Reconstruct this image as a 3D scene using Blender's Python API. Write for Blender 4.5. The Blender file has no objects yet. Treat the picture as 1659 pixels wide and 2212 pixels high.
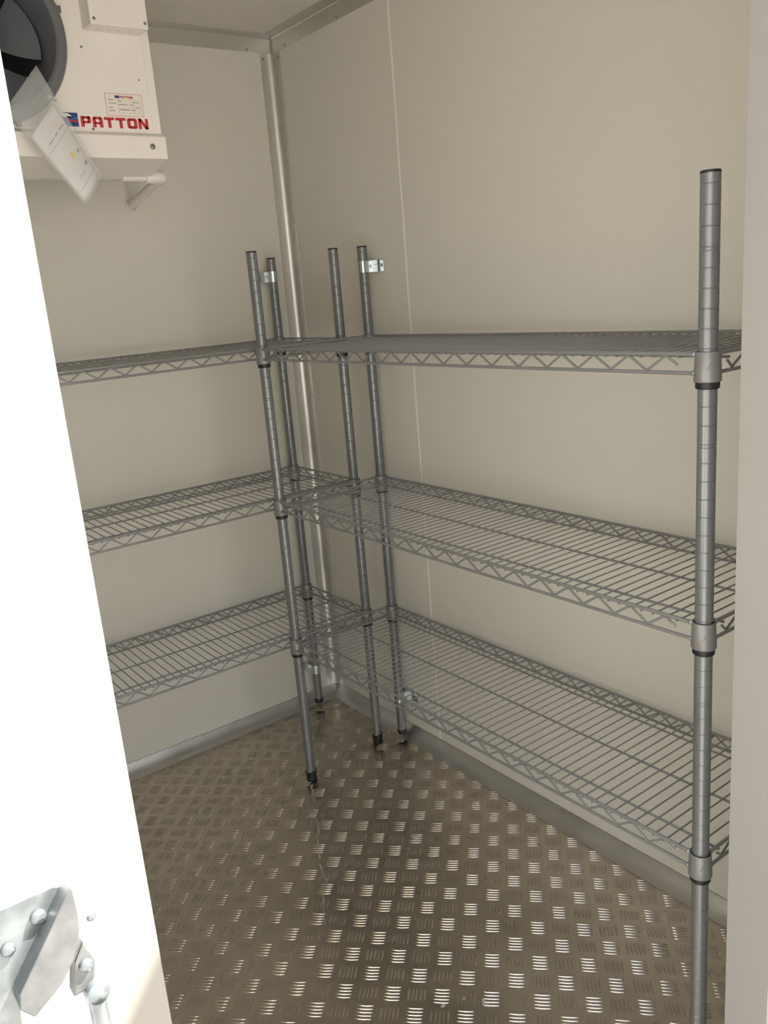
import bpy, math, random
from mathutils import Vector, Matrix
random.seed(7)
PI = math.pi
C = bpy.context.scene.collection
S = bpy.context.scene

# ---------------------------------------------------------------- camera
def setup_camera():
    yaw, pitch, roll = 0.623167, 0.255685, -0.0836377
    f = Vector((math.sin(yaw)*math.cos(pitch), math.cos(yaw)*math.cos(pitch), -math.sin(pitch)))
    rt = Vector((math.cos(yaw), -math.sin(yaw), 0)); up = rt.cross(f)
    c, s = math.cos(roll), math.sin(roll)
    r2 = c*rt + s*up; u2 = -s*rt + c*up
    cam = bpy.data.cameras.new('camera'); o = bpy.data.objects.new('camera', cam); C.objects.link(o)
    m = Matrix((( r2.x, u2.x, -f.x, -1.37106), (r2.y, u2.y, -f.y, -2.25863), (r2.z, u2.z, -f.z, 1.29617), (0, 0, 0, 1)))
    o.matrix_world = m
    cam.sensor_fit = 'HORIZONTAL'; cam.sensor_width = 36; cam.lens = 1841.3/1659*36
    cam.clip_start = 0.02; cam.clip_end = 100
    S.camera = o
setup_camera()

# ---------------------------------------------------------------- daylight and exposure
SKY = 2.55
w = bpy.data.worlds.new('daylight'); S.world = w; w.use_nodes = True
nt = w.node_tree; nt.nodes.clear()
out = nt.nodes.new('ShaderNodeOutputWorld'); bg = nt.nodes.new('ShaderNodeBackground')
tc = nt.nodes.new('ShaderNodeTexCoord'); sp = nt.nodes.new('ShaderNodeSeparateXYZ'); rmp = nt.nodes.new('ShaderNodeValToRGB')
nt.links.new(tc.outputs['Generated'], sp.inputs[0]); nt.links.new(sp.outputs['Z'], rmp.inputs[0])
rmp.color_ramp.elements[0].position = 0.0; rmp.color_ramp.elements[0].color = (1.0, 0.95, 0.87, 1)
rmp.color_ramp.elements[1].position = 0.7; rmp.color_ramp.elements[1].color = (0.74, 0.85, 1.0, 1)
nt.links.new(rmp.outputs[0], bg.inputs[0]); bg.inputs[1].default_value = SKY
nt.links.new(bg.outputs[0], out.inputs[0])
sun = bpy.data.lights.new('sun', 'SUN'); sun.energy = 60; sun.angle = 0.01; sun.color = (1, 0.95, 0.86)
so = bpy.data.objects.new('sun', sun); C.objects.link(so)
so.rotation_euler = Vector((-0.45, 0.20, -0.617)).to_track_quat('-Z', 'Y').to_euler()
# the doorway as a sampling portal for the sky (gives no light of its own)
pl = bpy.data.lights.new('doorway_portal', 'AREA'); pl.shape = 'RECTANGLE'; pl.size = 0.79; pl.size_y = 1.96; pl.energy = 1
pl.cycles.is_portal = True
po = bpy.data.objects.new('doorway_portal', pl); C.objects.link(po)
po.location = (-0.8375, -1.775, 0.98); po.rotation_euler = (PI/2, 0, 0)
S.view_settings.view_transform = 'Standard'; S.view_settings.look = 'None'; S.view_settings.gamma = 1
S.view_settings.use_curve_mapping = False
S.view_settings.exposure = 0.0

# ---------------------------------------------------------------- materials
def mat(name, col, rough=0.5, metal=0.0, bump=None, var=None, rvar=None, spec=0.5, alpha=1.0, aniso=None):
    m = bpy.data.materials.new(name); m.use_nodes = True
    n = m.node_tree; b = n.nodes['Principled BSDF']
    b.inputs['Base Color'].default_value = (*col, 1); b.inputs['Roughness'].default_value = rough
    b.inputs['Metallic'].default_value = metal; b.inputs['Specular IOR Level'].default_value = spec
    if alpha < 1: b.inputs['Alpha'].default_value = alpha
    t = n.nodes.new('ShaderNodeTexCoord')
    def noise(scale, stretch=(1, 1, 1), detail=4):
        mp = n.nodes.new('ShaderNodeMapping'); mp.inputs['Scale'].default_value = stretch
        n.links.new(t.outputs['Object'], mp.inputs[0])
        z = n.nodes.new('ShaderNodeTexNoise'); z.inputs['Scale'].default_value = scale; z.inputs['Detail'].default_value = detail
        n.links.new(mp.outputs[0], z.inputs['Vector']); return z
    if var:
        scale, amt, st = var
        z = noise(scale, st); r = n.nodes.new('ShaderNodeValToRGB')
        r.color_ramp.elements[0].position = 0.3; r.color_ramp.elements[1].position = 0.7
        r.color_ramp.elements[0].color = (*[c*(1-amt) for c in col], 1); r.color_ramp.elements[1].color = (*[min(1, c*(1+amt)) for c in col], 1)
        n.links.new(z.outputs[0], r.inputs[0]); n.links.new(r.outputs[0], b.inputs['Base Color'])
    if rvar:
        scale, lo, hi, st = rvar
        z = noise(scale, st); r = n.nodes.new('ShaderNodeMapRange')
        r.inputs['From Min'].default_value = 0.3; r.inputs['From Max'].default_value = 0.7
        r.inputs['To Min'].default_value = lo; r.inputs['To Max'].default_value = hi
        n.links.new(z.outputs[0], r.inputs[0]); n.links.new(r.outputs[0], b.inputs['Roughness'])
    if bump:
        scale, st, strength, dist = bump
        z = noise(scale, st); bp = n.nodes.new('ShaderNodeBump'); bp.inputs['Strength'].default_value = strength
        bp.inputs['Distance'].default_value = dist
        n.links.new(z.outputs[0], bp.inputs['Height']); n.links.new(bp.outputs[0], b.inputs['Normal'])
    return m

M = {}
M['panel'] = mat('cream_wall_panel', (0.68, 0.655, 0.59), 0.42, bump=(60, (1, 1, 1), 0.12, 0.002), spec=0.35)
M['ceiling'] = mat('cream_ceiling_panel', (0.66, 0.63, 0.56), 0.45, spec=0.35)
M['floor'] = mat('tread_plate_aluminium', (0.54, 0.485, 0.415), 0.25, 1.0, var=(5, 0.10, (1, 1, 1)), rvar=(9, 0.20, 0.34, (1, 1, 1)), bump=(7, (1, 1, 1), 0.25, 0.004))
M['alu'] = mat('brushed_aluminium', (0.66, 0.645, 0.62), 0.33, 1.0, rvar=(12, 0.38, 0.5, (1, 1, 0.1)), bump=(3, (1, 1, 1), 0.08, 0.002))
M['cove'] = mat('dull_aluminium', (0.60, 0.59, 0.57), 0.38, 1.0, rvar=(14, 0.3, 0.5, (1, 1, 1)), bump=(8, (1, 1, 1), 0.3, 0.003))
M['steel'] = mat('grey_coated_steel', (0.225, 0.232, 0.237), 0.32, 0.5, var=(40, 0.06, (1, 1, 0.2)))
M['wire'] = mat('grey_epoxy_wire', (0.30, 0.305, 0.30), 0.34, 0.5)
M['collar'] = mat('cast_collar_grey', (0.25, 0.245, 0.24), 0.42, 0.4, bump=(180, (1, 1, 1), 0.15, 0.001))
M['black'] = mat('black_plastic', (0.012, 0.013, 0.015), 0.45)
M['zinc'] = mat('bright_zinc', (0.62, 0.68, 0.70), 0.16, 1.0, var=(70, 0.10, (1, 1, 1)))
M['screw'] = mat('screw_steel', (0.30, 0.29, 0.28), 0.35, 0.9)
M['rivet'] = mat('rivet_aluminium', (0.6, 0.6, 0.58), 0.35, 1.0)
M['white'] = mat('white_powder_coat', (0.84, 0.80, 0.745), 0.42, bump=(300, (1, 1, 1), 0.08, 0.001))
M['pvc'] = mat('white_pvc', (0.80, 0.76, 0.70), 0.35)
M['shroud'] = mat('dark_fan_plastic', (0.15, 0.155, 0.17), 0.30)
M['red'] = mat('red_print', (0.55, 0.03, 0.04), 0.5)
M['blue'] = mat('blue_print', (0.02, 0.05, 0.20), 0.5)
M['lightblue'] = mat('light_blue_print', (0.05, 0.16, 0.40), 0.5)
M['ink'] = mat('grey_ink', (0.33, 0.31, 0.29), 0.6)
M['sticker'] = mat('sticker_white', (0.82, 0.77, 0.70), 0.4)
M['paper'] = mat('paper_white', (0.78, 0.74, 0.74), 0.6)
M['yellow'] = mat('yellow_print', (0.80, 0.66, 0.12), 0.6)
M['film'] = mat('clear_plastic_film', (0.80, 0.82, 0.82), 0.2, alpha=0.14)
M['ext'] = mat('white_exterior_panel', (0.86, 0.86, 0.85), 0.35)
M['jamb'] = mat('white_jamb_panel', (0.82, 0.79, 0.75), 0.4)
M['sun_block'] = mat('sun_block_coat', (0.62, 0.60, 0.57), 0.5)
M['dim_reveal'] = mat('reveal_dimmed_by_colour', (0.27, 0.255, 0.235), 0.5)  # jamb white darkened: the reveal's dimmer light is put into the colour
M['jalu'] = mat('weathered_aluminium', (0.25, 0.235, 0.21), 0.38, 0.4, rvar=(14, 0.3, 0.45, (1, 1, 0.05)))
M['galv'] = mat('galvanised_steel', (0.21, 0.235, 0.245), 0.30, 0.8, var=(60, 0.25, (1, 1, 1)))
M['galvd'] = mat('galvanised_steel_dull', (0.145, 0.15, 0.152), 0.42, 0.7, var=(60, 0.2, (1, 1, 1)))
M['ground'] = mat('concrete_ground', (0.17, 0.162, 0.152), 0.9, var=(3, 0.15, (1, 1, 1)))
M['caulk'] = mat('white_caulk', (0.80, 0.77, 0.70), 0.5)
M['drip'] = mat('dried_milky_drip', (0.42, 0.39, 0.33), 0.6)

# ---------------------------------------------------------------- mesh helpers
class MB:
    def __init__(s): s.v = []; s.f = []; s.sm = []; s.mi = []; s.m = 0
    def add(s, vs, fs, smooth=False):
        b = len(s.v); s.v += [tuple(p) for p in vs]
        for f in fs: s.f.append(tuple(b+i for i in f)); s.sm.append(smooth); s.mi.append(s.m)
    def box(s, a, b):
        x0, y0, z0 = a; x1, y1, z1 = b
        x0, x1 = sorted((x0, x1)); y0, y1 = sorted((y0, y1)); z0, z1 = sorted((z0, z1))
        s.add([(x0,y0,z0),(x1,y0,z0),(x1,y1,z0),(x0,y1,z0),(x0,y0,z1),(x1,y0,z1),(x1,y1,z1),(x0,y1,z1)],
              [(0,3,2,1),(4,5,6,7),(0,1,5,4),(1,2,6,5),(2,3,7,6),(3,0,4,7)])
    def tube(s, pts, r, n=8, cap=True, flat_caps=True):
        pts = [Vector(p) for p in pts]; k = len(pts)
        rings = []; ref = None
        for i, p in enumerate(pts):
            d0 = (pts[i]-pts[i-1]).normalized() if i else (pts[1]-pts[0]).normalized()
            d1 = (pts[i+1]-pts[i]).normalized() if i < k-1 else d0
            t = (d0+d1)
            t = t.normalized() if t.length > 1e-6 else d1
            if ref is None:
                ref = Vector((0, 0, 1)) if abs(t.z) < 0.9 else Vector((1, 0, 0))
            a = (ref - t*ref.dot(t)).normalized(); b = t.cross(a); ref = a
            sc = 1/max(0.5, t.dot(d1))
            rr = r[i] if isinstance(r, (list, tuple)) else r
            # stretch in the bend plane
            bend = (d1-d0); 
            ring = []
            for j in range(n):
                an = 2*PI*j/n; o = a*math.cos(an)*rr + b*math.sin(an)*rr
                if bend.length > 1e-4:
                    bn = bend.normalized(); o += bn*(o.dot(bn))*(sc-1)
                ring.append(p+o)
            rings.append(ring)
        vs = [q for ring in rings for q in ring]; fs = []
        for i in range(k-1):
            for j in range(n):
                fs.append((i*n+j, i*n+(j+1) % n, (i+1)*n+(j+1) % n, (i+1)*n+j))
        s.add(vs, fs, True)
        if cap:
            s.add(rings[0], [tuple(reversed(range(n)))]); s.add(rings[-1], [tuple(range(n))])
    def lathe(s, prof, c=(0, 0, 0), n=28, axis='z', smooth=True, rf=None):
        vs = []
        for (r, z) in prof:
            for j in range(n):
                a = 2*PI*j/n; q = (r*math.cos(a), r*math.sin(a), z + (rf(a, r, z) if rf else 0))
                if axis == 'y': q = (q[0], -q[2], q[1])     # axis points to -y
                if axis == 'x': q = (q[2], q[0], q[1])
                vs.append((q[0]+c[0], q[1]+c[1], q[2]+c[2]))
        fs = []
        for i in range(len(prof)-1):
            for j in range(n): fs.append((i*n+j, i*n+(j+1) % n, (i+1)*n+(j+1) % n, (i+1)*n+j))
        s.add(vs, fs, smooth)
    def prism(s, poly, d, fn):
        """poly 2D points, extruded by d; fn(u, v, depth) -> 3D"""
        n = len(poly)
        vs = [fn(u, v, 0) for u, v in poly] + [fn(u, v, d) for u, v in poly]
        s.add(vs, [tuple(range(n)), tuple(reversed(range(n, 2*n)))] + [(i, i+n, (i+1) % n + n, (i+1) % n) for i in range(n)])
    def sweep(s, prof, a, b, fn):
        """closed 2D profile swept from a to b along an axis"""
        n = len(prof)
        vs = [fn(a, u, v) for u, v in prof] + [fn(b, u, v) for u, v in prof]
        s.add(vs, [tuple(range(n)), tuple(reversed(range(n, 2*n)))] + [(i, i+n, (i+1) % n + n, (i+1) % n) for i in range(n)])
    def build(s, name, mats, parent=None, bevel=0, recalc=True):
        me = bpy.data.meshes.new(name); me.from_pydata(s.v, [], s.f)
        if not isinstance(mats, (list, tuple)): mats = [mats]
        for m in mats: me.materials.append(m)
        me.polygons.foreach_set('use_smooth', s.sm); me.polygons.foreach_set('material_index', s.mi)
        if recalc:
            import bmesh
            bm = bmesh.new(); bm.from_mesh(me); bmesh.ops.recalc_face_normals(bm, faces=bm.faces); bm.to_mesh(me); bm.free()
        me.update()
        o = bpy.data.objects.new(name, me); C.objects.link(o)
        if parent: o.parent = parent
        if bevel:
            b = o.modifiers.new('bevel', 'BEVEL'); b.width = bevel; b.segments = 2; b.limit_method = 'ANGLE'
        return o

def struct(o): o['kind'] = 'structure'; return o
def empty(name, loc=(0, 0, 0), rz=0):
    o = bpy.data.objects.new(name, None); C.objects.link(o); o.location = loc; o.rotation_euler = (0, 0, rz)
    o.empty_display_size = 0.05; return o
def tag(o, label, cat, group=None):
    o['label'] = label; o['category'] = cat
    if group: o['group'] = group
    return o
def dup(o, parent=None, loc=None, rot=None):
    c = o.copy(); C.objects.link(c); c.parent = parent
    if loc is not None: c.location = loc
    if rot is not None: c.rotation_euler = rot
    for ch in o.children: dup(ch, c)
    return c

# ---------------------------------------------------------------- the room
HC = 1.992; XL = -1.42; YF = -1.70; YO = -1.76       # ceiling, left wall, front wall inner / outer face
OX0, OX1, OZ = -1.232, -0.437, 1.94                   # doorway
def slab(name, a, b, m): x = MB(); x.box(a, b); return struct(x.build(name, m))
slab('wall_back', (XL-0.06, 0, -0.06), (0.06, 0.06, HC+0.06), M['panel'])
slab('wall_right', (0, YF, -0.06), (0.06, 0, HC+0.06), M['panel'])
slab('wall_left', (XL-0.06, YF, -0.06), (XL, 0, HC+0.06), M['panel'])
slab('ceiling', (XL, YF, HC), (0, 0, HC+0.06), M['ceiling'])
x = MB(); x.m = 0
x.box((XL-0.06, YO, -0.06), (OX0, YF, HC+0.06)); x.box((OX0, YO, OZ), (OX1, YF, HC+0.06)); x.box((OX0, YO, -0.06), (OX1, YF, 0.0))
x.box((OX1, YO, -0.06), (0.06, YF, HC+0.06))
struct(x.build('wall_front', M['jamb'], recalc=False))

# unseen door-sized panel at the right edge, added to block sun from the room
x = MB(); x.box((OX1, YO-0.86, 0.0), (OX1+0.055, YO-0.004, OZ+0.030))
dl = struct(x.build('sun_block_panel', M['sun_block'], bevel=0.004))
x = MB(); x.box((OX1-0.0005, YO-0.03, 0.02), (OX1+0.004, YO-0.0045, OZ)); x.build('sun_block_strip', M['sun_block'], dl, bevel=0.001)

# tread plate floor with raised five-bar pattern
def make_floor():
    x = MB(); x.box((XL, YF, -0.06), (0, 0, 0))
    PX, PY = 0.0658, 0.0670; cx0, cy0 = -0.178, -0.934
    st = [-1, -0.8, -0.45, 0, 0.45, 0.8, 1]; L = 0.0165; Wd = 0.0027; Hh = 0.0018
    cr = [(-1, 0), (-0.62, 0.72), (0, 1), (0.62, 0.72), (1, 0)]
    vs = []; fs = []
    for i in range(-20, 4):
        for j in range(-14, 15):
            for kind in (0, 1):
                cx = cx0 + (i+0.5*kind)*PX; cy = cy0 + (j+0.5*kind)*PY
                if not (XL+0.02 < cx < -0.012 and YF+0.02 < cy < -0.012): continue
                d = Vector((0.7071, -0.7071)) if kind == 0 else Vector((0.7071, 0.7071))
                e = Vector((-d.y, d.x))
                for k in range(5):
                    o = (k-2)*0.0076
                    b = len(vs); n = len(cr)
                    for sv in st:
                        wv = max(0.0, 1-sv*sv)**0.6; 
                        for (cu, cz) in cr:
                            p = d*(L*sv) + e*(o + Wd*wv*cu)
                            vs.append((cx+p.x, cy+p.y, -0.0001 + Hh*cz*max(0, 1-sv**4)**0.6))
                    for a in range(len(st)-1):
                        for c in range(n-1):
                            fs.append((b+a*n+c, b+(a+1)*n+c, b+(a+1)*n+c+1, b+a*n+c+1))
    x.add(vs, fs, True)
    f = struct(x.build('floor', M['floor'], recalc=False))
    # dried drip trail
    pts = [(-0.3690,-0.4180),(-0.3752,-0.4301),(-0.3800,-0.445),(-0.402,-0.470),(-0.4164,-0.5091),(-0.432,-0.528),(-0.452,-0.582),(-0.4736,-0.6166),(-0.50,-0.655),
           (-0.528,-0.712),(-0.5466,-0.7385),(-0.556,-0.780),(-0.590,-0.815),(-0.6078,-0.8485),(-0.628,-0.885),(-0.6562,-0.9336)]
    fine = []
    for a, b in zip(pts, pts[1:]):
        for t in (0, 0.33, 0.66):
            fine.append((a[0]+(b[0]-a[0])*t+random.uniform(-0.0035, 0.0035), a[1]+(b[1]-a[1])*t+random.uniform(-0.002, 0.002)))
    y = MB(); vs = []; fs = []
    for i, p in enumerate(fine):
        wd = 0.0011*random.uniform(0.3, 1.6)*(1.7 if i < 8 else 1)*(0.15 if i % 9 == 7 else 1)
        vs += [(p[0]-wd, p[1]+wd*0.6, 0.0004), (p[0]+wd, p[1]-wd*0.6, 0.0004)]
        if i: fs.append((2*i-2, 2*i-1, 2*i+1, 2*i))
    y.add(vs, fs)
    for (cx, cy, r) in [(-0.5240,-1.2730,0.009),(-0.5190,-1.262,0.005),(-0.545,-1.235,0.004),(-0.586,-1.222,0.005)]:
        poly = [(cx+r*random.uniform(0.5, 1.1)*math.cos(a*PI/6), cy+r*random.uniform(0.5, 1.1)*math.sin(a*PI/6)) for a in range(12)]
        y.add([(p[0], p[1], 0.0005) for p in poly], [tuple(range(12))])
    y.build('dried_drip', M['drip'], f, recalc=False)['label'] = 'milky dried drip trail'
    return f
make_floor()

# outside ground
x = MB(); x.box((-8, -12, -0.62), (8, YO-0.0, -0.6)); struct(x.build('ground', M['ground']))

# cove skirting, corner and ceiling angles
def cove_prof(h):
    pts = [(0.0, h), (0.0012, h)]
    for k in range(0, 9):
        t = k/8; u = 0.0012 + (h-0.0012)*t
        v = h*(1-t); sag = 0.0052*math.sin(PI*t)
        pts.append((u - sag*0.7071 , v - 0.002*(1-t) - sag*0.7071 + 0.0015*t))
    return pts + [(h, 0.0), (0.0, 0.0)]
cp = cove_prof(0.0362)
x = MB(); x.sweep(cp, XL, -0.0, lambda s, u, v: (s, -u, v)); cb = struct(x.build('baseboard_back', M['cove']))
x = MB(); x.sweep(cp, YF, -0.0, lambda s, u, v: (-u, s, v)); cr_ = struct(x.build('baseboard_right', M['cove']))
T = 0.0016; LG = 0.0405
x = MB(); x.prism([(0, 0), (-LG, 0), (-LG, -T)] + [(-0.0236+0.022*math.sin(k*PI/20), -0.0236+0.022*math.cos(k*PI/20)) for k in range(11)] + [(-T, -LG), (0, -LG)], 1, lambda u, v, d: (u, v, 0.034 + d*(HC-0.0405-0.034)))
t1 = struct(x.build('trim_1', M['alu']))
for pg in t1.data.polygons:
    if len(pg.vertices) == 4 and abs(pg.normal.z) < 0.1: pg.use_smooth = True
m_ = t1.modifiers.new('edges', 'EDGE_SPLIT'); m_.split_angle = 0.9
prof = [(0, 0), (LG, 0), (LG, T), (0.004, T), (T, 0.004), (T, LG), (0, LG)]
x = MB(); x.sweep(prof, XL, 0, lambda s, u, v: (s, -u, HC-v)); t2 = struct(x.build('trim_2', M['alu']))
T3 = 0.0020; prof3 = [(0, 0), (LG, 0), (LG, T3), (0.004, T3), (T3, 0.004), (T3, LG), (0, LG)]
x = MB(); x.sweep(prof3, YF, -0.0002, lambda s, u, v: (-u, s, HC-v)); t3 = struct(x.build('trim_3', M['alu']))
# panel joint bead on the right wall
x = MB(); x.tube([(-0.0002, -0.533 + 0.0012*math.sin(k*1.7), 0.03+k*(HC-0.06)/24) for k in range(25)], 0.0013, 6)
x.tube([(-0.0002, -0.5365, 0.03), (-0.0002, -0.5365, HC-0.03)], 0.0005, 5)
struct(x.build('trim_4', M['caulk']))

def screw_mesh(r=0.0035, h=0.002):
    x = MB(); x.lathe([(r, 0), (r, h*0.4), (r*0.8, h*0.85), (r*0.4, h), (0.00001, h)], n=12)
    x.box((-r*0.6, -r*0.1, h*0.9), (r*0.6, r*0.1, h*1.08)); return x
def rot_to(o, n): o.rotation_euler = Vector(n).to_track_quat('Z', 'Y').to_euler()
scr = screw_mesh().build('screw', M['screw'])
def put_screw(parent, p, n, base=scr, s=1):
    o = base.copy(); C.objects.link(o); o.parent = parent; o.location = p; rot_to(o, n); o.scale = (s, s, s); return o
riv = screw_mesh(0.0028, 0.0014).build('rivet', M['rivet'])
for z in (1.937, 1.755, 1.503, 1.250, 0.997, 0.744, 0.491, 0.238, 0.066):
    put_screw(t1, (-0.0330, -T, z), (0, -1, 0), scr if z > 1.9 else riv, 1); put_screw(t1, (-T, -0.0335, z), (-1, 0, 0), scr if z > 1.9 else riv, 1)
for k in range(5): put_screw(t2, (-0.080-0.253*k, -T, 1.957), (0, -1, 0), scr if k < 1 else riv); put_screw(t3, (-T, -0.073-0.255*k, 1.958), (-1, 0, 0))
for k in range(7): put_screw(cr_, (-0.0022, -0.13-0.2135*k, 0.0318), (-0.8, 0, 0.6), riv, 0.9)
for k in range(6): put_screw(cb, (-0.075-0.2085*k, -0.0022, 0.0325), (0, -0.8, 0.6), riv, 0.9)
# small sealed gap at the ceiling corner
x = MB(); x.tube([(-0.0035, -0.0035, HC-0.003), (-0.003, -0.003, HC-0.041)], 0.0016, 8)
x.build('sealant_bead', M['ink'], t2)

x = MB(); x.box((OX1-0.0015, YO, 0), (OX1, YF+0.0015, OZ)); struct(x.build('trim_7', M['dim_reveal']))  # added skin over the right reveal, shade painted in as grey
# doorway edge trims (outside face and returns)
x = MB()
x.prism([(OX0-0.034, YO-0.0022), (OX0+0.0010, YO-0.0022), (OX0+0.0015, YO-0.0017), (OX0+0.0015, YF), (OX0, YF), (OX0, YO), (OX0-0.034, YO)], 1, lambda u, v, d: (u, v, 0.0 + d*OZ))
x.box((OX0-0.034, YO-0.0022, OZ), (OX0, YO, HC+0.06)); x.box((OX0-0.034, YO-0.0022, -0.06), (OX0, YO, 0))
t5 = struct(x.build('trim_5', M['jalu']))
x = MB(); x.box((XL-0.06, YO-0.0022, -0.06), (OX0-0.034, YO, HC+0.06)); struct(x.build('trim_6', M['ext']))

# ---------------------------------------------------------------- wire shelving
D, LN = 0.3207, 1.2042
H0, HT = 0.4246, 1.4057
ZC = [H0-0.004 + 0.381*k for k in range(3)]
def rail_parts(x, s0, s1, line, z, r, outn, axis):
    """straight rail along axis at offset line"""
    f = (lambda s: (s, line, z)) if axis == 'x' else (lambda s: (line, s, z))
    x.tube([f(s0), f(s1)], r, 10, cap=False)
def zigzag(x, L, start, line, zt, zb, axis, rev=False, r=0.0019):
    per = 0.0622; pts = []; half = per/2
    pts.append((start-0.018, zt-(zt-zb)*0.58))
    s = start; up = True
    while s < L-0.030:
        z = zt if up else zb; dz = 0.0012 if up else -0.0012
        pts += [(s-0.0028, z-dz), (s+0.0028, z-dz)] if False else [(s-0.002, z), (s+0.002, z)]
        s += half; up = not up
    # trailing half leg
    pts.append((pts[-1][0]+0.016, pts[-1][1] + ((zb-zt) if not up else (zt-zb))*0.5))
    f = (lambda s, z: (s, line, z)) if axis == 'x' else (lambda s, z: (line, s, z))
    x.tube([f(s, z) for s, z in pts], r, 8)
def make_shelf(parent):
    """origin on the collar-top plane, local x 0..LN along the shelf, front y=0, back y=-D"""
    OFF = 0.0065
    zt, zb = -0.0037, -0.0290; rw, rt = 0.00145, 0.0030
    m = MB()
    s = 0.060 - 0.0207*2
    while s < LN-0.020:
        if 0.022 < s < LN-0.022 or True:
            y0, y1 = OFF+0.0028, -D-OFF-0.0028
            if s < 0.024 or s > LN-0.024: y0, y1 = -0.020, -D+0.020
            m.tube([(s, y0, zt-0.0040), (s, y1, zt-0.0040)], rw, 6)
        s += 0.02073
    for yy in (-D/2+0.121, -D/2, -D/2-0.121): m.tube([(-OFF, yy, zt-0.0077), (LN+OFF, yy, zt-0.0077)], 0.0022, 8)
    sh = m.build('shelf', M['wire'], parent, recalc=False)
    for y, ax in ((OFF, 'front'), (-D-OFF, 'back')):
        t = MB(); inn = -0.0028 if y > 0 else 0.0028
        t.tube([(0.012, y, zt), (LN-0.012, y, zt)], rt, 10); t.tube([(0.012, y, zb), (LN-0.012, y, zb)], 0.0027, 10)
        zigzag(t, LN, 0.060, y, zt-0.0035, zb+0.0035, 'x')
        for sx in (0.0165, LN-0.0165):
            for z in (zt, zb): t.lathe([(0.0001, -0.004), (0.0037, -0.002), (0.0040, 0), (0.0037, 0.002), (0.0001, 0.004)], (sx, y, z), 10, 'x')
        t.build('side_truss', M['wire'], sh, recalc=False)
    for xx in (-OFF, LN+OFF):
        t = MB()
        t.tube([(xx, -0.012, zt), (xx, -D+0.012, zt)], rt, 10); t.tube([(xx, -0.012, zb), (xx, -D+0.012, zb)], 0.0027, 10)
        per = 0.0622; pts = [(-0.034, zb+0.014), (-0.046, zb+0.0035)]; up = True; s = 0.046+per/2
        while s < D-0.03: pts.append((-s, (zt-0.0035) if up else (zb+0.0035))); s += per/2; up = not up
        t.tube([(xx, a, b) for a, b in pts], 0.0019, 8)
        for sy in (-0.0165, -D+0.0165):
            for z in (zt, zb): t.lathe([(0.0001, -0.004), (0.0037, -0.002), (0.0040, 0), (0.0037, 0.002), (0.0001, 0.004)], (xx, sy, z), 10, 'y')
        t.build('end_truss', M['wire'], sh, recalc=False)
    c0 = None
    for (px, py) in ((0, 0), (LN, 0), (0, -D), (LN, -D)):
        if c0 is None:
            t = MB()
            t.lathe([(0.0148, -0.002), (0.0150, 0.0), (0.0158, 0.0), (0.0162, -0.0008), (0.0174, -0.026), (0.0178, -0.0385), (0.0172, -0.040), (0.0150, -0.040), (0.0150, -0.038), (0.0148, -0.002)], n=32)
            # cast maker's mark on the outer side
            for k, (u0, u1, v0, v1) in enumerate([(-0.30, -0.02, -0.0235, -0.0215), (-0.18, 0.10, -0.0205, -0.0145), (-0.06, 0.22, -0.0175, -0.0115)]):
                pts = []
                for q in range(5):
                    a = (u0+(u1-u0)*q/4) + 2.35; z = v0+(v1-v0)*q/4
                    pts.append((0.0172*math.cos(a), 0.0172*math.sin(a), z))
                t.tube(pts, 0.0006, 6)
            c0 = t.build('collar', M['collar'], sh); c0.location = (px, py, 0)
            t = MB(); t.lathe([(0.0129, -0.0015), (0.0140, -0.0015), (0.0144, -0.036), (0.0157, -0.040), (0.0157, -0.0475), (0.0150, -0.049), (0.0129, -0.049), (0.0129, -0.0015)], n=28)
            s0 = t.build('sleeve', M['black'], sh); s0.location = (px, py, 0)
        else:
            c = c0.copy(); C.objects.link(c); c.parent = sh; c.location = (px, py, 0)
            if px: c.rotation_euler = (0, 0, -PI/2)
            c = s0.copy(); C.objects.link(c); c.parent = sh; c.location = (px, py, 0)
    return sh
def post_mesh(zb):
    r = 0.0127; g = 0.0007; hw = 0.0007; prof = [(r, zb)]
    for k in range(-13, 39):
        zz = [H0 + 0.0254*k]
        if k in (35, 25, 10): zz = [zz[0]-0.0044, zz[0]]
        for z in zz:
            if z > zb+0.01: prof += [(r, z-hw-0.0002), (r-g, z-hw*0.4), (r-g, z+hw*0.4), (r, z+hw+0.0002)]
    prof += [(r, HT-0.003)]
    x = MB()
    # hard groove edges: separate smooth bands
    for i in range(len(prof)-1): x.lathe([prof[i], prof[i+1]], n=28)
    return x
def make_post(parent, loc, back):
    zb = 0.026 if not back else 0.026
    o = post_mesh(zb).build('post', M['steel'], parent, recalc=False); o.location = loc
    x = MB(); x.lathe([(0.0001, HT), (0.0118, HT), (0.0129, HT-0.0012), (0.0129, HT-0.0034), (0.0122, HT-0.0036)], n=28)
    x.build('end_cap', M['black'], o)
    x = MB()
    if back:
        b = 0.015
        x.lathe([(0.0001, b), (0.0125, b), (0.0142, b+0.004), (0.0142, b+0.014), (0.0128, b+0.014)], n=28)
    else:
        f = lambda a, r, z: 0.0045*math.cos(4*a+0.6) if z > 0.02 else 0
        x.lathe([(0.0001, 0), (0.0135, 0), (0.0148, 0.003), (0.0142, 0.014), (0.0156, 0.026), (0.0150, 0.0275), (0.0130, 0.0245)], n=40, rf=f)
    x.build('foot', M['black'], o)
    return o
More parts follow.
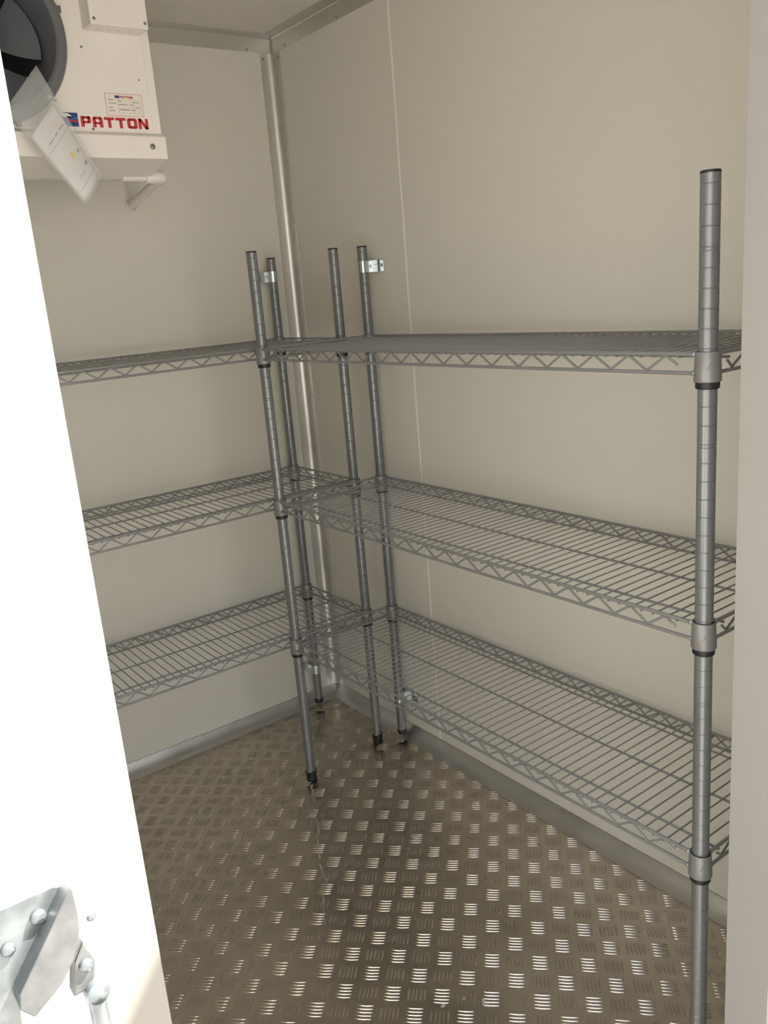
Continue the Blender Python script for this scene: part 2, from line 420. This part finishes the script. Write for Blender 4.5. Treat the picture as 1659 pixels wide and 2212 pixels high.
def make_bracket(parent, px, z, wall_gap, d):
    """strap round a back post with a tab fixed to the wall behind; tab runs to local x*d"""
    h = 0.0145; r = 0.0139; x = MB(); y0 = -D
    prof = []
    for k in range(0, 15):
        a = PI*0.5 - d*PI*k/14*1.0
    pts = []
    # open strap: from the wall, round the front of the post, back to the wall tab
    pts.append((px - d*r, y0-wall_gap+0.0015))
    for k in range(13):
        a = PI*k/12
        pts.append((px - d*r*math.cos(a), y0 + r*math.sin(a)))
    pts.append((px + d*r, y0-wall_gap*0.45)); pts.append((px + d*0.022, y0-wall_gap+0.003)); pts.append((px + d*0.046, y0-wall_gap+0.0018))
    vs = []; fs = []; n = len(pts); th = 0.0008
    for i, p in enumerate(pts):
        a = Vector(pts[max(0, i-1)]); b = Vector(pts[min(n-1, i+1)]); t = (b-a).normalized(); nn = Vector((t.y, -t.x))
        for o in (th, -th):
            q = Vector(p)+nn*o
            vs += [(q.x, q.y, z-h), (q.x, q.y, z+h)]
        if i:
            j = 4*(i-1); k = 4*i
            fs += [(j, k, k+1, j+1), (j+3, k+3, k+2, j+2), (j+1, k+1, k+3, j+3), (j+2, k+2, k, j)]
    fs += [(0, 1, 3, 2), (4*n-4, 4*n-2, 4*n-1, 4*n-3)]
    x.add(vs, fs, False)
    # pressed ribs
    x.tube([(px+d*r, y0-wall_gap*0.45, z+0.004), (px+d*0.022, y0-wall_gap+0.0045, z+0.004), (px+d*0.045, y0-wall_gap+0.0035, z+0.004)], 0.0007, 5)
    b = x.build('wall_bracket', M['zinc'], parent)
    sc = scr.copy(); C.objects.link(sc); sc.parent = b; sc.location = (px+d*0.038, y0-wall_gap+0.0028, z); rot_to(sc, (0, 1, 0))
    return b
def make_unit(loc, rz, label, gap, bx, bd):
    u = empty('shelving_unit', loc, rz); tag(u, label, 'shelving', 'grey wire shelving units in the corner')
    for (px, py) in ((0, 0), (LN, 0), (0, -D), (LN, -D)): make_post(u, (px, py, 0), py < -0.1)
    sh = make_shelf(u); sh.location = (0, 0, ZC[0])
    for k in (1, 2):
        c = sh.copy(); C.objects.link(c); c.parent = u; c.location = (0, 0, ZC[k])
        for ch in sh.children:
            e = ch.copy(); C.objects.link(e); e.parent = c
    for px in bx:
        for z in (1.354, 0.133): make_bracket(u, px, z, gap, bd)
    return u
make_unit((-0.3544, -1.6010+0.0, 0), PI/2, 'grey three-tier wire shelving unit along the right wall, nearest post beside the doorway edge', 0.0337, (LN,), -1)
make_unit((-0.1032, -0.3665, 0), PI, 'grey three-tier wire shelving unit along the back wall, below the cooling unit', 0.0458, (0,), 1)

# ---------------------------------------------------------------- cooling unit
YE = -0.40; EX1 = -0.541; EX0 = -1.222
ev = empty('cooling_unit', (-0.88, -0.22, HC)); tag(ev, 'white ceiling-hung cooling unit with dark fan and red lettering, above the left shelves', 'cooling unit')
ev_inv = Matrix.Translation((0.88, 0.22, -HC))
def evp(x, name, m, parent=None, bevel=0, recalc=True):
    o = x.build(name, m, parent or ev, bevel, recalc)
    if parent is None: o.location = (0.88, 0.22, -HC)
    return o
x = MB(); n = 48; fc = (-0.885, YE, 1.827); R0 = 0.150
# housing with round fan opening: front ring + box sides
def sq(a):
    c, s = math.cos(a), math.sin(a)
    hx1, hx0, hz1, hz0 = EX1-fc[0], EX0-fc[0], (HC-0.012)-fc[2], 1.652-fc[2]
    ts = []
    if c > 1e-9: ts.append(hx1/c)
    if c < -1e-9: ts.append(hx0/c)
    if s > 1e-9: ts.append(hz1/s)
    if s < -1e-9: ts.append(hz0/s)
    t = min(ts); return (fc[0]+t*c, fc[2]+t*s)
angs = sorted([2*PI*k/n for k in range(n)] + [math.atan2(dz, dx) % (2*PI) for dx in (EX1-fc[0], EX0-fc[0]) for dz in (HC-0.012-fc[2], 1.652-fc[2])])
nn = len(angs)
vs = [(fc[0]+R0*math.cos(a), YE, fc[2]+R0*math.sin(a)) for a in angs] + [(sq(a)[0], YE, sq(a)[1]) for a in angs]
x.add(vs, [(k, (k+1) % nn, (k+1) % nn+nn, k+nn) for k in range(nn)])
zt = HC-0.012
x.add([(EX0, YE, 1.652), (EX1, YE, 1.652), (EX1, -0.05, 1.652), (EX0, -0.05, 1.652), (EX0, YE, zt), (EX1, YE, zt), (EX1, -0.05, zt), (EX0, -0.05, zt)],
      [(0, 3, 2, 1), (4, 5, 6, 7), (1, 2, 6, 5), (3, 0, 4, 7), (2, 3, 7, 6)])
x.box((EX1-0.017, YE-0.0012, 1.652), (EX1, YE+0.001, zt)); x.box((EX0, YE-0.0012, 1.652), (EX0+0.017, YE+0.001, zt))
housing = evp(x, 'housing', M['white'], recalc=False)
# ceiling hangers
x = MB()
for xx in (EX0+0.06, EX1-0.06):
    x = MB(); x.box((xx-0.02, -0.36, HC-0.013), (xx+0.02, -0.08, HC-0.0005)); evp(x, 'hanger', M['alu'])
# drip tray: lip and sloped bottom
x = MB(); a0, a1 = EX0-0.004, EX1+0.004
prof = [(YE-0.002, 1.6555), (YE-0.012, 1.6480), (YE-0.010, 1.6040), (-0.285, 1.5805), (-0.052, 1.6090), (-0.052, 1.6540)]
x.sweep(prof, a0, a1, lambda s, u, v: (s, u, v)); tray = evp(x, 'drip_tray', M['white'], bevel=0.0015)
# fan shroud
x = MB(); rc = (fc[0], YE, fc[2])
x.lathe([(0.1685, 0.0), (0.1680, 0.008), (0.1640, 0.016), (0.1520, 0.021), (0.1500, 0.0215), (0.1485, 0.0195), (0.1450, 0.0190), (0.1435, 0.0150), (0.1350, -0.01), (0.1320, -0.06), (0.1320, -0.12)], rc, 72, 'y')
for a in (0.30, 1.87, 3.44, 5.01): x.box((rc[0]+0.169*math.cos(a)-0.005, YE-0.008, rc[2]+0.169*math.sin(a)-0.006), (rc[0]+0.169*math.cos(a)+0.005, YE, rc[2]+0.169*math.sin(a)+0.006))
sd = evp(x, 'fan_shroud', M['shroud'])
x = MB(); x.lathe([(0.0001, -0.010), (0.030, -0.012), (0.038, -0.02), (0.038, -0.09), (0.0001, -0.09)], rc, 40, 'y')
for b in range(5):
    a0_ = 2*PI*b/5; vs = []; fs = []
    for i in range(7):
        for j in range(7):
            r = 0.034+0.095*i/6; an = a0_ + (j/6-0.5)*1.05 + 0.25*i/6; dep = 0.030+0.045*(j/6)
            vs.append((rc[0]+r*math.cos(an), YE+dep, rc[2]+r*math.sin(an)))
    m0 = len(vs)
    vs += [(p[0], p[1]+0.002, p[2]) for p in vs]
    for i in range(6):
        for j in range(6):
            q = (i*7+j, i*7+j+1, (i+1)*7+j+1, (i+1)*7+j); fs += [q, tuple(m0+k for k in reversed(q))]
    x.add(vs, fs, True)
evp(x, 'fan_blades', M['shroud'], recalc=False)
x = MB(); x.lathe([(0.1325, -0.10), (0.1325, -0.30), (0.0001, -0.30)], rc, 40, 'y'); evp(x, 'fan_duct', M['shroud'])
# junction box
x = MB(); jb0, jb1 = -0.678, -0.5575
x.box((jb0, YE-0.047, 1.8450), (jb1, YE, zt-0.006)); jb = evp(x, 'junction_box', M['white'], bevel=0.0022)
def escrew(parent, p, n, s=1, name='screw'):
    o = scr.copy(); C.objects.link(o); o.parent = parent; o.location = p; rot_to(o, n); o.scale = (s, s, s)
escrew(jb, (jb0+0.008, YE-0.047, 1.8550), (0, -1, 0), 0.9); escrew(jb, (jb1-0.007, YE-0.047, 1.8560), (0, -1, 0), 0.9)
for xx in (-0.653, -0.632, -0.611, -0.590): escrew(jb, (xx, YE-0.020, 1.8450), (0, 0, -1), 0.35)
for (px, pz, s) in ((-0.687, 1.8140, 0.7), (-0.688, 1.6605, 0.8), (-0.5745, 1.7600, 0.5)): escrew(housing, (px, YE-0.0001, pz), (0, -1, 0), s)
x = screw_mesh(0.0058, 0.0038); ts = x.build('screw', M['screw'], tray); ts.location = (-0.5695, YE-0.0112, 1.6280); rot_to(ts, (0, -1, 0))

# lettering
def rect(x0, y0, x1, y1): return [(x0, y0), (x1, y0), (x1, y1), (x0, y1)]
GL = {
 'P': [rect(0,0,.30,1), rect(.2,.76,.80,1), [(.62,.34),(.80,.34),(.92,.44),(.92,.90),(.80,1),(.62,1)], rect(.2,.34,.70,.56)],
 'A': [[(0,0),(.30,0),(.30,.80),(.16,1),(.0,.84)], [(.62,0),(.92,0),(.92,.84),(.76,1),(.62,.8)], rect(.14,.76,.78,1), rect(.2,.30,.70,.50)],
 'T': [rect(0,.74,.94,1), rect(.32,0,.62,.8)],
 'O': [[(0,.14),(.30,.14),(.30,.86),(0,.86)], [(.64,.14),(.94,.14),(.94,.86),(.64,.86)], [(0,.86),(.94,.86),(.80,1),(.14,1)], [(.14,0),(.80,0),(.94,.14),(0,.14)], rect(.2,.74,.7,.9), rect(.2,.1,.7,.26)],
 'N': [rect(0,0,.28,1), rect(.66,0,.94,1), [(.0,1),(.32,1),(.94,.0),(.62,0)]],
}
def word(x, txt, x0, z0, wtot, h, y, adv=1.06):
    u = wtot/(len(txt)*adv-0.1)
    for k, ch in enumerate(txt):
        for poly in GL[ch]:
            x.prism([(x0+(k*adv+a)*u, z0+b*h) for a, b in poly], 0.0003, lambda u_, v_, d: (u_, y-d, v_))
x = MB(); word(x, 'PATTON', -0.7115, 1.6640, 0.1445, 0.0205, YE-0.0001); evp(x, 'lettering', M['red'])
x = MB(); P2 = lambda y: (lambda u_, v_, d: (u_, y-d, v_))
x.prism([(-0.7510, 1.6640), (-0.7165, 1.6640), (-0.7165, 1.6900), (-0.7510, 1.6900)], 0.0002, P2(YE-0.0001))
x.m = 1; x.prism([(-0.7510, 1.6830), (-0.738, 1.6800), (-0.725, 1.6800), (-0.735, 1.6880), (-0.7510, 1.6895)], 0.0002, P2(YE-0.0003))
x.m = 2; x.prism([(-0.742, 1.6790), (-0.7165, 1.6770), (-0.7165, 1.6810), (-0.738, 1.6830)], 0.0002, P2(YE-0.0003))
x.m = 3; x.prism([(-0.740, 1.6740), (-0.7165, 1.6720), (-0.7165, 1.6752), (-0.739, 1.6778)], 0.0002, P2(YE-0.0003))
evp(x, 'emblem', [M['blue'], M['white'], M['lightblue'], M['red']])
x = MB(); lx0, lx1, lz0, lz1 = -0.654, -0.5745, 1.6880, 1.7310
x.box((lx0, YE-0.0003, lz0), (lx1, YE, lz1)); x.m = 1
tw = 0.0006
for (a, b, c_, d_) in ((lx0, lz0, lx1, lz0+tw), (lx0, lz1-tw, lx1, lz1), (lx0, lz0, lx0+tw, lz1), (lx1-tw, lz0, lx1, lz1)): x.box((a, YE-0.0005, b), (c_, YE-0.0002, d_))
word(x, 'PATTON', lx0+0.0315, lz1-0.0085, 0.029, 0.0045, YE-0.0003)
x.m = 3; x.box((lx0+0.0215, YE-0.0005, lz1-0.0088), (lx0+0.0305, YE-0.0002, lz1-0.0035))
x.m = 2
for k, (zz, wv) in enumerate([(0.0300, 0.011), (0.0235, 0.017), (0.0150, 0.009), (0.0090, 0.013)]): x.box((lx0+0.006, YE-0.0005, lz0+zz), (lx0+0.006+wv, YE-0.0002, lz0+zz+0.0016))
for k in range(6):
    zz = lz0+0.0065+k*0.0050
    x.box((lx0+0.0265, YE-0.0004, zz), (lx1-0.0055, YE-0.0002, zz+0.0003))
for (a, b, zz) in [(0.0270, 0.035, 0.0285), (0.0270, 0.046, 0.0215), (0.028, 0.050, 0.0118), (0.052, 0.060, 0.0215), (0.058, 0.071, 0.0265), (0.054, 0.062, 0.0118), (0.064, 0.071, 0.0165)]:
    x.box((lx0+a, YE-0.0005, lz0+zz), (lx0+b, YE-0.0002, lz0+zz+0.0017))
for xx in (lx0+0.0265, lx0+0.060, lx1-0.0055): x.box((xx, YE-0.0004, lz0+0.0065), (xx+0.0003, YE-0.0002, lz0+0.0315))
evp(x, 'rating_label', [M['sticker'], M['red'], M['ink'], M['blue']])

# drain pipe
pa = Vector((-0.5055, -0.290, 1.5845)); pb = Vector((-0.4735, 0.0, 1.5560))
x = MB(); x.tube([pa, pb], 0.0105, 20); x.tube([(-0.600, -0.290, 1.5840), (-0.515, -0.290, 1.5845)], 0.0095, 20); dp = evp(x, 'drain_pipe', M['pvc'], recalc=False)
x = MB(); dr = (pb-pa).normalized()
x.tube([(-0.545, -0.290, 1.5843), (-0.5435, -0.290, 1.5843), (-0.520, -0.290, 1.5845)], [0.0125, 0.0140, 0.0140], 24)
el = []
for k in range(9):
    t = k/8; p = Vector((-0.520, -0.290, 1.5845)).lerp(pa+dr*0.014, t); q = Vector((-0.500, -0.292, 1.5845)); 
    el.append(Vector((-0.520, -0.290, 1.5845))*(1-t)**2 + q*2*t*(1-t) + (pa+dr*0.014)*t*t)
x.tube(el + [pa+dr*0.030], [0.0140]*9+[0.0140], 24); evp(x, 'elbow', M['pvc'], dp, recalc=False)
x = MB(); x.lathe([(0.0108, 0.0), (0.0150, 0.0), (0.0150, 0.003), (0.0108, 0.007)], (pb.x, 0, pb.z), 20, 'y'); evp(x, 'wall_seal', M['pvc'], dp)

# document pouch hanging from the fan shroud
dc = empty('document_pouch', (-0.772, -0.445, 1.70)); tag(dc, 'clear plastic pouch holding a printed paper, hanging from the fan of the cooling unit', 'document pouch')
A = Vector((-0.7751, -0.443, 1.6974)); B = Vector((-0.8322, -0.448, 1.6321)); Cc = Vector((-0.7488, -0.452, 1.5133)); Dd = Vector((-0.7063, -0.440, 1.5638))
def sheet(e_lo, e_hi, u_lo, u_hi, off, th, nu=12, nv=16, shrink=0):
    """bilinear sheet A-B (top edge) to D-C (bottom edge) with a gentle curl"""
    vs = []; fs = []
    for side in (0, 1):
        for i in range(nv+1):
            for j in range(nu+1):
                v = e_lo+(e_hi-e_lo)*i/nv; u = u_lo+(u_hi-u_lo)*j/nu
                p = (A*(1-u)+B*u)*(1-v) + (Dd*(1-u)+Cc*u)*v
                bul = 0.010*math.sin(PI*max(0, min(1, u))) * (0.4+0.6*v)
                vs.append((p.x, p.y-bul-off+side*th, p.z))
    m0 = (nu+1)*(nv+1)
    for i in range(nv):
        for j in range(nu):
            q = (i*(nu+1)+j, i*(nu+1)+j+1, (i+1)*(nu+1)+j+1, (i+1)*(nu+1)+j)
            fs += [q, tuple(m0+k for k in reversed(q))]
    for i in range(nv):
        for j in (0, nu): q = (i*(nu+1)+j, (i+1)*(nu+1)+j, (i+1)*(nu+1)+j+m0, i*(nu+1)+j+m0); fs.append(q)
    for j in range(nu):
        for i in (0, nv): q = (i*(nu+1)+j, i*(nu+1)+j+1, i*(nu+1)+j+1+m0, i*(nu+1)+j+m0); fs.append(q)
    return vs, fs
def dcp(x, name, m, parent=None):
    o = x.build(name, m, parent or dc, recalc=False)
    if parent is None: o.location = (0.772, 0.445, -1.70)
    return o
x = MB(); x.add(*sheet(0, 1, 0, 1, 0, 0.0004), True); pp = dcp(x, 'paper', M['paper'])
x = MB(); x.add(*sheet(-0.42, 1.04, -0.12, 1.06, 0.0020, 0.0002), True); x.add(*sheet(-0.42, 1.04, -0.12, 1.06, -0.0018, 0.0002), True); dcp(x, 'plastic_sleeve', M['film'])
x = MB()
for (u0, u1, v0, v1) in ((0.10, 0.30, 0.235, 0.250), (0.36, 0.50, 0.235, 0.250), (0.56, 0.76, 0.235, 0.250), (0.1, 0.9, 0.31, 0.316), (0.12, 0.2, 0.56, 0.60), (0.1, 0.22, 0.73, 0.77), (0.35, 0.65, 0.78, 0.785), (0.35, 0.60, 0.805, 0.81), (0.06, 0.90, 0.885, 0.891)):
    x.add(*sheet(v0, v1, u0, u1, 0.0004, 0.0002, 6, 2))
x.m = 1; x.add(*sheet(0.515, 0.595, 0.34, 0.46, 0.0004, 0.0002, 6, 6)); x.m = 0
dcp(x, 'print', [M['ink'], M['yellow']])
x = MB(); x.tube([(-0.772, -0.432, 1.7060), (-0.771, -0.447, 1.7010), (-0.775, -0.452, 1.695)], 0.0012, 8); x.lathe([(0.0001, 0.004), (0.0035, 0.003), (0.0045, 0)], (-0.775, -0.424, 1.712), 14, 'y'); dcp(x, 'tie', M['pvc'])

# ---------------------------------------------------------------- latch keeper on the outside of the doorway
lk = empty('door_latch', (-1.275, YO, 0.93)); tag(lk, 'galvanised steel door latch keeper with screws on the sunlit left doorway edge', 'door latch')
def lkp(x, name, m, parent=None, bevel=0):
    o = x.build(name, m, parent or lk, bevel); 
    if parent is None: o.location = (1.275, -YO, -0.93)
    return o
yb = YO-0.0022
x = MB(); x.prism([(-1.40, 0.865), (-1.3215, 0.865), (-1.3180, 0.905), (-1.2795, 0.9560), (-1.2880, 0.9600), (-1.40, 0.9600)], 0.003, lambda u, v, d: (u, yb+0.0012-d, v)); pb_ = lkp(x, 'base_plate', M['galv'], bevel=0.0006)
x = MB(); x.prism([(-1.2802, 0.9635), (-1.2795, 0.9615), (-1.2790, 0.9442), (-1.2797, 0.9330), (-1.2867, 0.9149), (-1.2957, 0.9030), (-1.3140, 0.8900), (-1.3210, 0.9000), (-1.3195, 0.9095)], 0.0155, lambda u, v, d: (u, yb-d, v)); lkp(x, 'striker_block', M['galvd'], bevel=0.0008)
x = MB(); x.prism([(-1.2900, 0.8850), (-1.2765, 0.8860), (-1.2735, 0.9020), (-1.2750, 0.9100), (-1.2785, 0.9200), (-1.2855, 0.9080)], 0.010, lambda u, v, d: (u, yb-d, v)); bs = lkp(x, 'hinge_lug', M['galvd'], bevel=0.0012)
x = MB(); x.lathe([(0.0075, 0), (0.0075, 0.014), (0.0066, 0.0165), (0.0001, 0.0170)], (-1.2765, yb, 0.8830), 28, 'y'); x.tube([(-1.2765, yb-0.008, 0.876), (-1.2765, yb-0.008, 0.81)], 0.0058, 18); lkp(x, 'roller', M['galv'])
big = screw_mesh(0.0045, 0.0030).build('screw', M['galv'], lk)
big.location = (-1.2795+1.275, yb-0.010-YO, 0.9035-0.93); rot_to(big, (0, -1, 0))
for (px, pz, yy, s) in ((-1.2990, 0.9450, yb-0.0018, 1.1), (-1.3185, 0.9330, yb-0.0018, 1.0), (-1.2690, 0.9270, yb, 0.7)):
    o = big.copy(); C.objects.link(o); o.location = (px+1.275, yy-YO, pz-0.93); o.scale = (s, s, s)

bpy.data.objects.remove(scr); bpy.data.objects.remove(riv)
